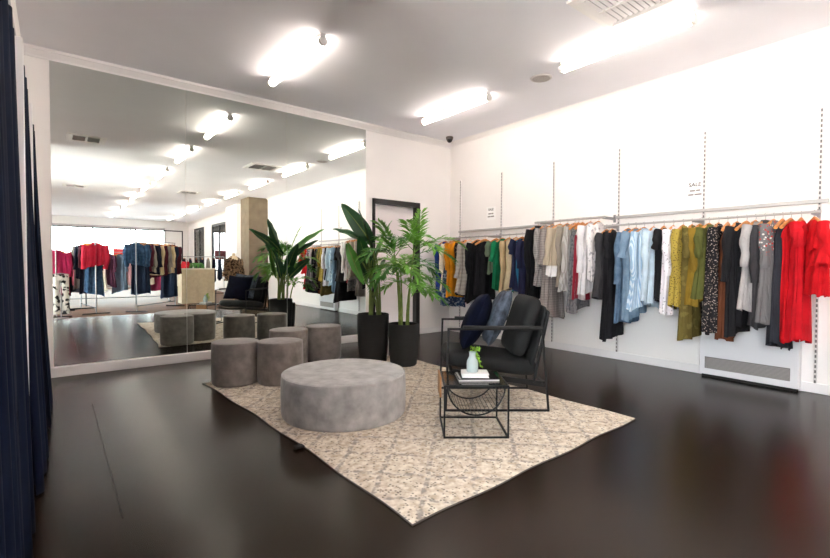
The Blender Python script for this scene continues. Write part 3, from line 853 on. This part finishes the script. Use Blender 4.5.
MB().box(-.099, .099, -.079, .079, 0, .003).box(-.099, .099, -.079, .079, .025, .028).box(-.101, -.098, -.079, .079, 0, .028).build('cover', mat('book_white', '#f1efef', .45), t, bevel=.001)
vz = zt+.0155+.0285
t = thing('vase', 'small pale aqua glass bottle vase on the white book', 'vase', on_table(.0, .005, vz))
def vase_mat():
    m = mat('aqua_glass', '#d5e4e3', .12)
    b = m.node_tree.nodes['Principled BSDF']; b.inputs['Transmission Weight'].default_value = .35; b.inputs['IOR'].default_value = 1.3
    return m
MB().lathe([(a*1.15, b*1.22) for a, b in [(0,0),(.034,0),(.038,.006),(.039,.05),(.036,.07),(.026,.088),(.022,.1),(.022,.118),(.026,.124),(.022,.124),(.018,.118),(.018,.1),(0,.09)]], n=32).build('bottle', vase_mat(), t, smooth=True)
# sprig in the vase
t = thing('green_sprig', 'bright green trailing sprig in the aqua vase', 'plant', on_table(.0, .005, vz+.125))
M_sprig = mat('sprig_green', '#7fae2c', .5, var=.25, vscale=40)
st = MB(); lf = MB(); rg = random.Random(11)
for k in range(7):
    a = rg.uniform(-.9, .9)-.3 if k < 5 else rg.uniform(0, 6.28); reach = rg.uniform(.04, .075); drop = rg.uniform(.08, .15) if k < 4 else -.01
    pts = []
    for i in range(9):
        u = i/8; rr_ = .014*min(1, u*3)+reach*max(0, u-.15)
        pts.append((rr_*math.cos(a), rr_*math.sin(a), -.03*(1-u)+.05*math.sin(u*PI*.75)-drop*u**2.2*.9))
    st.tube(pts, .0018, 5)
    for i in range(2, 9):
        for q in range(3):
            c = Vector(pts[i])+Vector((rg.uniform(-.012,.012), rg.uniform(-.012,.012), rg.uniform(-.006,.012)))
            dr = Vector((rg.uniform(-1,1), rg.uniform(-1,1), rg.uniform(-.4,.7))).normalized()*.013
            nn = dr.cross(Vector((rg.uniform(-1,1), rg.uniform(-1,1), 1))).normalized()*.007
            lf.add([c-dr, c+nn, c+dr, c-nn+Vector((0,0,.002))], [(0,1,2,3)])
st.build('stem', M_sprig, t); lf.build('foliage', M_sprig, t)

# ---------------------------------------------------------------- potted plants
M_pot = mat('black_pot', '#222324', .7, var=.1, vscale=12, bump=.12, bscale=50)
M_soil = mat('soil', '#2b211a', .95, bump=.6, bscale=60)
def pot(parent, r, h):
    prof = [(0, 0), (r*.80, 0), (r*.86, .015), (r*.95, h*.35), (r, h*.75), (r, h-.01), (r-.006, h), (r-.022, h), (r-.03, h-.05), (0, h-.05)]
    MB().lathe(prof, n=48).build('pot', M_pot, parent, smooth=True)
    MB().lathe([(0, h-.06), (r-.032, h-.06), (r-.032, h-.045), (0, h-.038)], n=32).build('soil', M_soil, parent, smooth=True)
M_leafd = mat('strelitzia_leaf', '#24502b', .42, var=.3, vscale=5)
M_leafl = mat('strelitzia_leaf_light', '#4b8a2f', .42, var=.3, vscale=5)
M_stalk = mat('green_stalk', '#6b7f3a', .5, var=.2, vscale=12)
def paddle_leaf(base, tip, width, droop, nrm, fold=.25):
    base, tip = Vector(base), Vector(tip); n = 18; m = 4
    ax = tip-base; side = ax.cross(Vector(nrm)).normalized(); up = side.cross(ax).normalized()
    rows = []
    for i in range(n+1):
        u = i/n
        w = width/2*math.sin(PI*min(1, (u*.93+.03))**.8)**.75*(1-.25*u)
        if i == n: w = .003
        c = base+ax*u+Vector((0, 0, 1))*droop*math.sin(PI*u)*.5
        row = []
        for j in range(-m, m+1):
            s = j/m
            row.append(c+side*w*s+up*(abs(s)*w*fold+.006*math.sin(u*19+s*3)*abs(s)))
        rows.append(row)
    return MB().loft(rows, False, False, closed=False)
t = thing('bird_of_paradise_plant', 'tall broad-leaved plant in a black pot against the mirror', 'potted plant', (3.15, 4.82, .0125))
pot(t, .2, .615)
# (stalk foot, leaf base, leaf tip, width, droop, normal, light?)
LV = [((0.050,-0.031), (-.02,.0,1.50), (-.32,.24,2.0), .23, .03, (-.6,-.75,.15), 0),
      ((-0.034,-0.014), (-.06,.06,1.50), (-.40,.32,1.68), .13, .06, (-.4,-.5,.8), 0),
      ((0.069,-0.029), (-.26,.2,1.50), (-.10,.06,.98), .14, -.05, (-.6,-.7,.2), 1),
      ((-0.049,-0.002), (.02,.06,1.40), (-.44,-.36,1.86), .2, .05, (.5,-.6,.5), 0),
      ((0.072,-0.048), (.08,.06,1.35), (.62,.46,1.86), .16, .08, (-.5,.5,.7), 1),
      ((-0.039,0.014), (.06,.08,1.25), (.52,.42,1.66), .15, .08, (-.4,.6,.6), 0),
      ((0.054,-0.052), (.0,.1,1.12), (-.26,-.08,1.58), .2, .05, (.3,.8,.5), 0),
      ((-0.022,0.005), (.03,.12,1.05), (.14,.42,1.6), .2, .04, (0,.8,.4), 0),
      ((0.047,-0.035), (-.04,.1,1.0), (-.20,.28,1.36), .17, .06, (0,.8,.5), 0),
      ((-0.029,-0.013), (.12,.1,1.0), (.42,.3,1.33), .18, .06, (-.2,.8,.5), 0)]
for k, (ft, b, tp, wd, dr, nr, lt) in enumerate(LV):
    z0 = .5; p0 = Vector((ft[0], ft[1], z0)); p2 = Vector(b); tipd = (Vector(tp)-p2)*.85
    p1 = Vector((ft[0]*1.1, ft[1]*1.1, z0+(p2.z-z0)*.6))
    pts = [(1-u)**2*p0+2*u*(1-u)*p1+u*u*p2 for u in [i/8 for i in range(9)]]+[p2+tipd*q+Vector((0,0,dr*.5*math.sin(PI*q*.85)-.004)) for q in (.25,.5,.75,1)]
    lo = paddle_leaf(b, tp, wd, dr, nr).build('leaf', M_leafl if lt else M_leafd, t, smooth='full')
    MB().tube(pts, [.017-.001*i for i in range(9)]+[.008,.006,.004,.002], 8).build('stalk', M_stalk, lo, smooth=True)

M_frond = mat('palm_frond', '#6da838', .5, var=.3, vscale=9)
M_frond2 = mat('palm_frond_dark', '#4a8a30', .5, var=.3, vscale=9)
M_cane = mat('palm_cane', '#86a04a', .45, var=.2, vscale=20)
t = thing('palm_plant', 'feathery palm in a black pot on the rug edge', 'potted plant', (3.37, 4.47, .0125))
pot(t, .19, .51)
def frond(p0, d0, length, droop, nl, ll, rg):
    """arched rachis with leaflets to both sides; returns its mesh"""
    p = Vector(p0); d = Vector(d0).normalized(); st_ = length/24; pts = [p.copy()]
    for i in range(24):
        d = (d+Vector((0, 0, -droop/24*(.5+i/12)))).normalized(); p = p+d*st_; pts.append(p.copy())
    mb = MB().tube(pts, [.005-.0035*i/24 for i in range(25)], 5)
    for k in range(nl):
        u = .2+.8*k/(nl-1); i = min(23, int(u*24)); c = pts[i].lerp(pts[i+1], u*24-i)
        tg = (pts[i+1]-pts[i]).normalized(); side = tg.cross(Vector((0, 0, 1))).normalized()
        for s in (-1, 1):
            l = ll*(.5+.65*math.sin(PI*(.15+.75*u)))*rg.uniform(.85, 1.1)
            dr = (side*s*.85+tg*(.5+.5*u)+Vector((0, 0, rg.uniform(-.15, .35)))).normalized()
            w = tg.cross(dr).cross(dr).normalized()*.012
            q1 = c+dr*l*.45+Vector((0, 0, .004)); q2 = c+dr*l+Vector((0, 0, -.13*l))
            mb.add([c, q1+w, q2, q1-w], [(0, 1, 2, 3)])
    return mb
rg = random.Random(5)
canes = [(-.05, .02, 1.36), (.05, -.03, 1.42), (.02, .06, 1.22), (.0, -.06, 1.02), (-.07, -.04, 1.16), (.08, .04, .95)]
Rv = Vector((.783, -.621, 0)); Fv = Vector((.621, .783, 0))
cane_objs = []
for (x, y, h) in canes:
    lean = Vector((x*1.2, y*1.2, 0))
    pts = [Vector((x, y, .46))+lean*u*u+Vector((0, 0, (h-.46)*u)) for u in [i/10 for i in range(11)]]
    c = MB()
    c.tube(pts, [.011-.004*i/10+(.0025 if i % 2 else 0) for i in range(11)], 8)
    cane_objs.append((pts[-1], c.build('cane', M_cane, t, smooth=True)))
# (cane, sideways, depth, rise, length, droop)
FR = [(1,-.8,.1,.9,.62,1.2),(1,1,-.1,.9,.66,1.1),(1,.15,.3,1.3,.58,.5),(1,.95,.2,.55,.55,1.1),(1,-.15,-.5,1.1,.5,.9),(1,.5,-.7,.8,.5,1.3),(4,-.6,-.5,.3,.4,1.2),(4,.8,-.2,.5,.45,1.2),(2,.0,-.9,.7,.5,1.3),(0,-.6,-.6,.6,.5,1.2),
      (0,-.9,-.2,.8,.5,1.3),(0,-.45,.5,1.1,.5,.9),(0,.1,-.7,1.0,.5,1.2),(0,.7,-.3,1.1,.55,1.0),(0,-.3,-.3,1.2,.5,.7),
      (2,.9,.5,.7,.55,1.2),(2,-.8,.5,.8,.5,1.2),(2,.3,.8,.9,.55,1.1),(2,.9,-.4,.8,.55,1.2),(2,-.6,-.7,.8,.46,1.2),
      (4,-.9,.1,.55,.42,1.3),(4,-.4,-.8,.7,.45,1.3),(4,.3,-.7,.8,.46,1.2),(4,.5,-.5,.5,.4,1.2),
      (3,.9,-.2,.55,.5,1.2),(3,.2,-.9,.7,.42,1.3),(3,-.7,-.4,.6,.38,1.2),
      (5,1.0,.1,.25,.48,.9),(5,.6,.8,.5,.42,1.2),(5,.7,-.6,.5,.42,1.2)]
for k, (ci, a, b, c, l, dr) in enumerate(FR):
    tip, par = cane_objs[ci]
    p0 = tip-Vector((0, 0, .02+.02*(k % 4)))
    d = Rv*a+Fv*b+Vector((0, 0, c))
    frond(p0, d, l, dr, 20, .17, rg).build('frond', M_frond if k % 3 else M_frond2, t)

# ---------------------------------------------------------------- shop behind the camera (seen in the mirror)
t = thing('garment_stand', 'tall black steel garment frame seen in the mirror behind the jackets', 'garment rack', (1.6, -3.6, 0))
fr = MB()
for x in (-1.75, -.9, .35, 1.65): fr.bar((x, 0, 0), (x, 0, 2.3), .03)
fr.bar((-1.75, 0, 2.29), (1.65, 0, 2.29), .03)
fr.build('frame', M_black, t)
def floor_rack(x0, y0, x1, y1, z, label):
    t = thing('clothes_rack', label, 'clothes rack', ((x0+x1)/2, (y0+y1)/2, 0)); ax, ay = (x1-x0)/2, (y1-y0)/2
    l = math.hypot(ax, ay); nx, ny = -ay/l, ax/l
    MB().tube([(-ax, -ay, z), (ax, ay, z)], .0125, 10).build('rod', M_chrome, t, smooth=True)
    for s in (-1, 1):
        MB().tube([(s*ax, s*ay, .03), (s*ax, s*ay, z+.012)], .0125, 10).build('post', M_chrome, t, smooth=True)
        MB().tube([(s*ax-nx*.28, s*ay-ny*.28, .02), (s*ax+nx*.28, s*ay+ny*.28, .02)], .016, 8).build('foot', M_black, t, smooth=True)
    MB().tube([(-ax, -ay, .16), (ax, ay, .16)], .01, 8).build('stretcher', M_black, t, smooth=True)
    return t
floor_rack(.78, -.85, .55, -2.6, 1.8, 'chrome floor rack of red jackets seen in the mirror')
floor_rack(1.62, -.8, 2.75, -2.1, 1.84, 'chrome floor rack of denim and beige jackets seen in the mirror')
floor_rack(.02, -.55, .12, -2.2, 1.6, 'chrome floor rack of magenta jackets seen in the mirror')
MC = {
 'magenta': cloth('magenta', '#a8214f'), 'crimson': cloth('crimson', '#b01c33'), 'jean': cloth('jean', '#27405c', 'denim', '#3c5a7c', 14), 'jeandark': cloth('jeandark', '#1d2940'),
 'sand': cloth('sand', '#c0aa88'), 'stone': cloth('stone', '#8f877e'), 'maroon': cloth('maroon', '#4d1a28'), 'ink': cloth('ink', '#15182a'), 'zebra': cloth('zebra', '#e8dfd6', 'blotch', '#1c1a1c', 9, amount=.5),
 'fur': cloth('fur', '#7a6047', 'blotch', '#33261d', 20, amount=.5), 'scarlet': cloth('scarlet', '#b3202c')}
MG = [ # x, y, z(rod), length, name, cat, short, mat, sleeve, hw, facing angle
 (.02,-.62,1.6,.62,'jacket','jacket','magenta quilted jacket','magenta',.55,.22,174),
 (.06,-1.2,1.6,.66,'jacket','jacket','second magenta jacket behind the first','magenta',.55,.22,186),
 (.09,-1.8,1.6,1.0,'dress','dress','dark navy dress behind the magenta jackets','ink',.4,.21,180),
 (.78,-.9,1.8,.62,'jacket','jacket','crimson padded jacket','crimson',.58,.23,184),
 (.755,-1.08,1.8,1.32,'dress','dress','dark denim dress under the crimson jacket','jean',.0,.2,178),
 (.72,-1.3,1.8,.7,'jacket','jacket','maroon jacket behind the crimson one','maroon',.55,.21,180),
 (.66,-1.75,1.8,.95,'coat','coat','dark navy coat on the red jacket rack','ink',.6,.22,176),
 (1.64,-.85,1.84,.62,'jacket','jacket','blue denim jacket','jean',.56,.22,178),
 (1.73,-.97,1.84,1.38,'dress','dress','long dark dress under the denim jacket','jeandark',.3,.21,182),
 (1.87,-1.1,1.84,.8,'coat','coat','stone grey coat','stone',.58,.21,210),
 (1.99,-1.23,1.84,.85,'jacket','jacket','dark navy jacket amid the pale coats','ink',.58,.21,212),
 (2.11,-1.37,1.84,.9,'coat','coat','sand coloured coat','sand',.6,.21,214),
 (2.22,-1.5,1.84,.95,'coat','coat','maroon coat','maroon',.58,.21,214),
 (2.33,-1.62,1.84,.88,'coat','coat','grey coat beside the maroon one','stone',.58,.21,216),
 (2.45,-1.75,1.84,.9,'coat','coat','pale beige trench coat','sand',.6,.21,218),
 (2.56,-1.88,1.84,1.55,'dress','dress','floor-length navy dress at the rack end','jeandark',.4,.21,216),
 (2.67,-2.0,1.84,.9,'jacket','jacket','plum jacket at the rack end','maroon',.58,.22,216),
 (.70,-1.5,1.8,1.3,'dress','dress','long black-blue dress on the red jacket rack','ink',.4,.21,176),
 (.62,-2.0,1.8,1.2,'coat','coat','long stone coat on the red jacket rack','stone',.6,.22,182),
 (.08,-1.5,1.6,1.1,'dress','dress','long magenta dress on the left rack','magenta',.3,.2,180),
 (.1,-2.05,1.6,1.15,'coat','coat','maroon coat at the left rack end','maroon',.58,.21,180),
 (1.8,-1.04,1.84,.75,'jacket','jacket','plum jacket tucked beside the denim one','maroon',.56,.21,196),
]
for i, (x, y, z, ln, nm, cat, short, mk, sl, hw, an) in enumerate(MG):
    garment(x, y, z, ln, nm, cat, short+' seen in the mirror', MC[mk], 'jacket' if cat in ('jacket', 'coat') else 'dress', sl, hw, R(an), 'garments on the floor racks', 300+i, flare=1.0, puff=1.25 if cat == 'jacket' else 1.0)
    hanger(x, y, z, R(an), short+' seen in the mirror', 'wooden hangers on the floor racks')
floor_rack(-.1, -4.6, 3.0, -4.5, 1.6, 'long chrome floor rack furthest back in the mirror, before the street window')
for k, (c, h) in enumerate((('white','#d8cfd0'),('rose pink','#b05a6c'),('charcoal','#2b2a30'),('peach','#c99a80'),('ivory','#cfc3b4'),('plum','#4a2338'),('grey-blue','#5c6a7c'),('blush','#c79a9c'),('inky navy','#181c2e'),('oatmeal','#b3a28c'),('berry','#7c2440'),('pale grey','#a9a5a5'))):
    x = .05+k*.26; y = -4.595+.0323*(x+.1); q = 'blouse' if k % 2 else 'dress'
    garment(x, y, 1.6, 1.05 if k % 2 else 1.25, q, 'shirt' if k % 2 else 'dress', c+' '+q+' on the furthest mirrored rack', cloth('far_'+c.replace(' ', '_'), h), 'top', .5, .2, R(180+rng.uniform(35, 60)), 'garments on the furthest rack', 700+k)
    hanger(x, y, 1.6, R(180), c+' '+q+' on the furthest mirrored rack', 'hangers on the furthest rack')
# patterned trousers on the low hook of the magenta rack
t = thing('trousers', 'black and white patterned trousers hanging low, seen in the mirror by the curtains', 'trousers', (.1, -.3, 1.0), R(180))
for s in (-1, 1):
    MB().tube([(s*.07, 0, -.05), (s*.085, .01, -.35), (s*.09, 0, -.9)], [.075, .065, .07], 16, flat=.6, cap=False).build('leg', MC['zebra'], t, smooth='full')
MB().loft([[(.15*math.cos(a), .05*math.sin(a), z) for a in [2*PI*k/32 for k in range(32)]] for z in (0, -.06, -.14)], False, False).build('waist', MC['zebra'], t, smooth='full')
tk = thing('trouser_stand', 'slim chrome stand holding the patterned trousers', 'clothes stand', (.1, -.36, 0))
MB().lathe([(0,0),(.14,0),(.14,.012),(0,.016)], n=32).build('base', M_chrome, tk, smooth=True)
MB().tube([(0,0,.01),(0,0,1.02)], .01, 8).build('pole', M_chrome, tk, smooth=True)
MB().tube([(-.13,.0,1.0),(0,.0,1.02),(.13,.0,1.0)], .007, 8).tube([(0,0,1.0),(0,.06,.99)], .006, 6).build('arm', M_chrome, tk, smooth=True)

# counter
t = thing('shop_counter', 'cream slatted shop counter seen in the mirror', 'counter', (3.55, -3.1, 0))
MB().box(-.48, .48, -.28, .26, 0, 1.06).build('carcass', mat('counter_cream', '#d9c9ae', .6), t)
sl = MB()
for k in range(24): sl.box(-.475+k*.04, -.475+k*.04+.03, .26, .275, .02, 1.05)
sl.build('slat_front', mat('counter_slat', '#d3c2a4', .55, var=.1, vscale=10), t)
MB().box(-.51, .51, -.31, .3, 1.06, 1.1).build('countertop', mat('counter_top', '#e6dccb', .4), t, bevel=.005)
t = thing('fern', 'small green fern on the cream counter', 'potted plant', (3.55, -3.05, 1.1))
MB().lathe([(0,0),(.07,0),(.09,.12),(.08,.12),(.075,.1),(0,.1)], n=24).build('pot', M_pot, t, smooth=True)
rg = random.Random(9)
for k in range(12):
    a = 2*PI*k/12+rg.uniform(-.2, .2)
    frond((0, 0, .11), (math.cos(a), math.sin(a), .9), rg.uniform(.24, .36), 2.2, 12, .07, rg).build('frond', M_frond2, t)
t = thing('handbag', 'red and black handbag at the counter end, seen in the mirror', 'bag', (3.22, -3.05, 1.1))
MB().loft([[(.13*k*math.copysign(abs(math.cos(a))**.6, math.cos(a)), .06*k*math.copysign(abs(math.sin(a))**.6, math.sin(a)), z) for a in [2*PI*j/32 for j in range(32)]] for z, k in ((0, .95), (.02, 1), (.12, .95), (.2, .8), (.21, .7))]).build('body', MC['scarlet'], t, smooth=True)
MB().tube([(.07*math.cos(a), 0, .2+.09*math.sin(a)) for a in [PI*k/12 for k in range(13)]], .007, 8).build('handle', M_black, t, smooth=True)
# dark clothes rail past the counter
floor_rack(3.5, -5.2, 4.9, -4.9, 1.5, 'low floor rack of dark clothes seen in the mirror past the counter')
for k in range(7):
    mk = ['ink', 'jeandark', 'maroon', 'ink', 'stone', 'ink', 'jeandark'][k]; x = 3.62+k*.19; y = -5.175+k*.04
    sh = ['navy tunic', 'dark denim dress', 'maroon blouse', 'black-blue shirt', 'grey shirt', 'inky dress', 'dark blue shirt'][k]
    garment(x, y, 1.5, .8+.05*(k % 3), 'shirt' if k % 2 else 'dress', 'shirt' if k % 2 else 'dress', sh+' on the low mirrored rack behind the counter', MC[mk], 'top', .4, .19, R(102), 'garments on the low rack', 500+k)
    hanger(x, y, 1.5, R(102), sh+' on the low mirrored rack', 'hangers on the low rack')
# fur coat on a stand
t = thing('dress_form', 'dress form wearing a shaggy brown jacket, seen in the mirror above the armchair', 'dress form', (4.35, -1.9, 0))
MB().lathe([(0,0),(.18,0),(.18,.015),(.03,.03),(0,.03)], n=32).build('base', M_black, t, smooth=True)
MB().tube([(0,0,.02),(0,0,.85)], .016, 10).build('pole', mat('pale_wood', '#b99a72', .5), t, smooth=True)
MB().lathe([(0,.8),(.13,.8),(.15,.9),(.12,1.08),(.15,1.28),(.16,1.38),(.1,1.47),(.045,1.5),(.045,1.57),(0,1.58)], n=32).build('torso', mat('form_linen', '#cbb596', .8), t, smooth=True)
rg = random.Random(21); n = 44; rings = []
for i in range(24):
    u = i/23; z = .72+.76*u; r = .235-.03*math.sin(u*PI)-(.17*max(0, u-.82)/.18)
    rings.append([((r+rg.uniform(-.022, .03))*math.cos(2*PI*k/n)*1.15, (r+rg.uniform(-.022, .03))*.85*math.sin(2*PI*k/n), z+rg.uniform(-.012, .012)) for k in range(n)])
MB().loft(rings, False, False).build('fur_jacket', MC['fur'], t)
for s in (-1, 1):
    pts = []; 
    MB().tube([(s*(.2+.07*u), 0, 1.4-.55*u) for u in [i/10 for i in range(11)]], [.075+rg.uniform(-.01, .014) for i in range(11)], 14).build('sleeve', MC['fur'], t)

# ---------------------------------------------------------------- light, sky, camera
w = bpy.data.worlds.new('World'); sc.world = w; w.use_nodes = True
bg = w.node_tree.nodes['Background']; bg.inputs['Color'].default_value = (.9, .95, 1, 1); bg.inputs['Strength'].default_value = 8

sl_ = bpy.data.lights.new('sun', 'SUN'); sl_.energy = 36; sl_.angle = R(1); sl_.color = (1, .95, .88)
so_ = bpy.data.objects.new('sun', sl_); col.objects.link(so_); so_.location = (-8, -6, 12); so_.rotation_euler = (R(-5), R(-15), 0)

cam = bpy.data.cameras.new('Camera'); cam.sensor_width = 36; cam.lens = 36*454/830; cam.shift_y = -3/830; cam.clip_start = .02
co = bpy.data.objects.new('Camera', cam); col.objects.link(co)
Rr = (0.78343809, -0.62145503, 0.00429044); Uu = (0.01231492, 0.02242642, 0.99967265); Ff = (0.62134781, 0.78312879, -0.02522288)
co.matrix_world = Matrix(((Rr[0], Uu[0], -Ff[0], 0), (Rr[1], Uu[1], -Ff[1], 0), (Rr[2], Uu[2], -Ff[2], 1.25), (0, 0, 0, 1)))
sc.camera = co
sc.view_settings.view_transform = 'Standard'; sc.view_settings.look = 'None'; sc.view_settings.gamma = 1
sc.view_settings.use_curve_mapping = False
sc.view_settings.exposure = 1.34
sc.cycles.use_denoising = True
sc.cycles.max_bounces = 10; sc.cycles.diffuse_bounces = 6; sc.cycles.glossy_bounces = 6
sc.cycles.sample_clamp_indirect = 6
sc.cycles.blur_glossy = .5
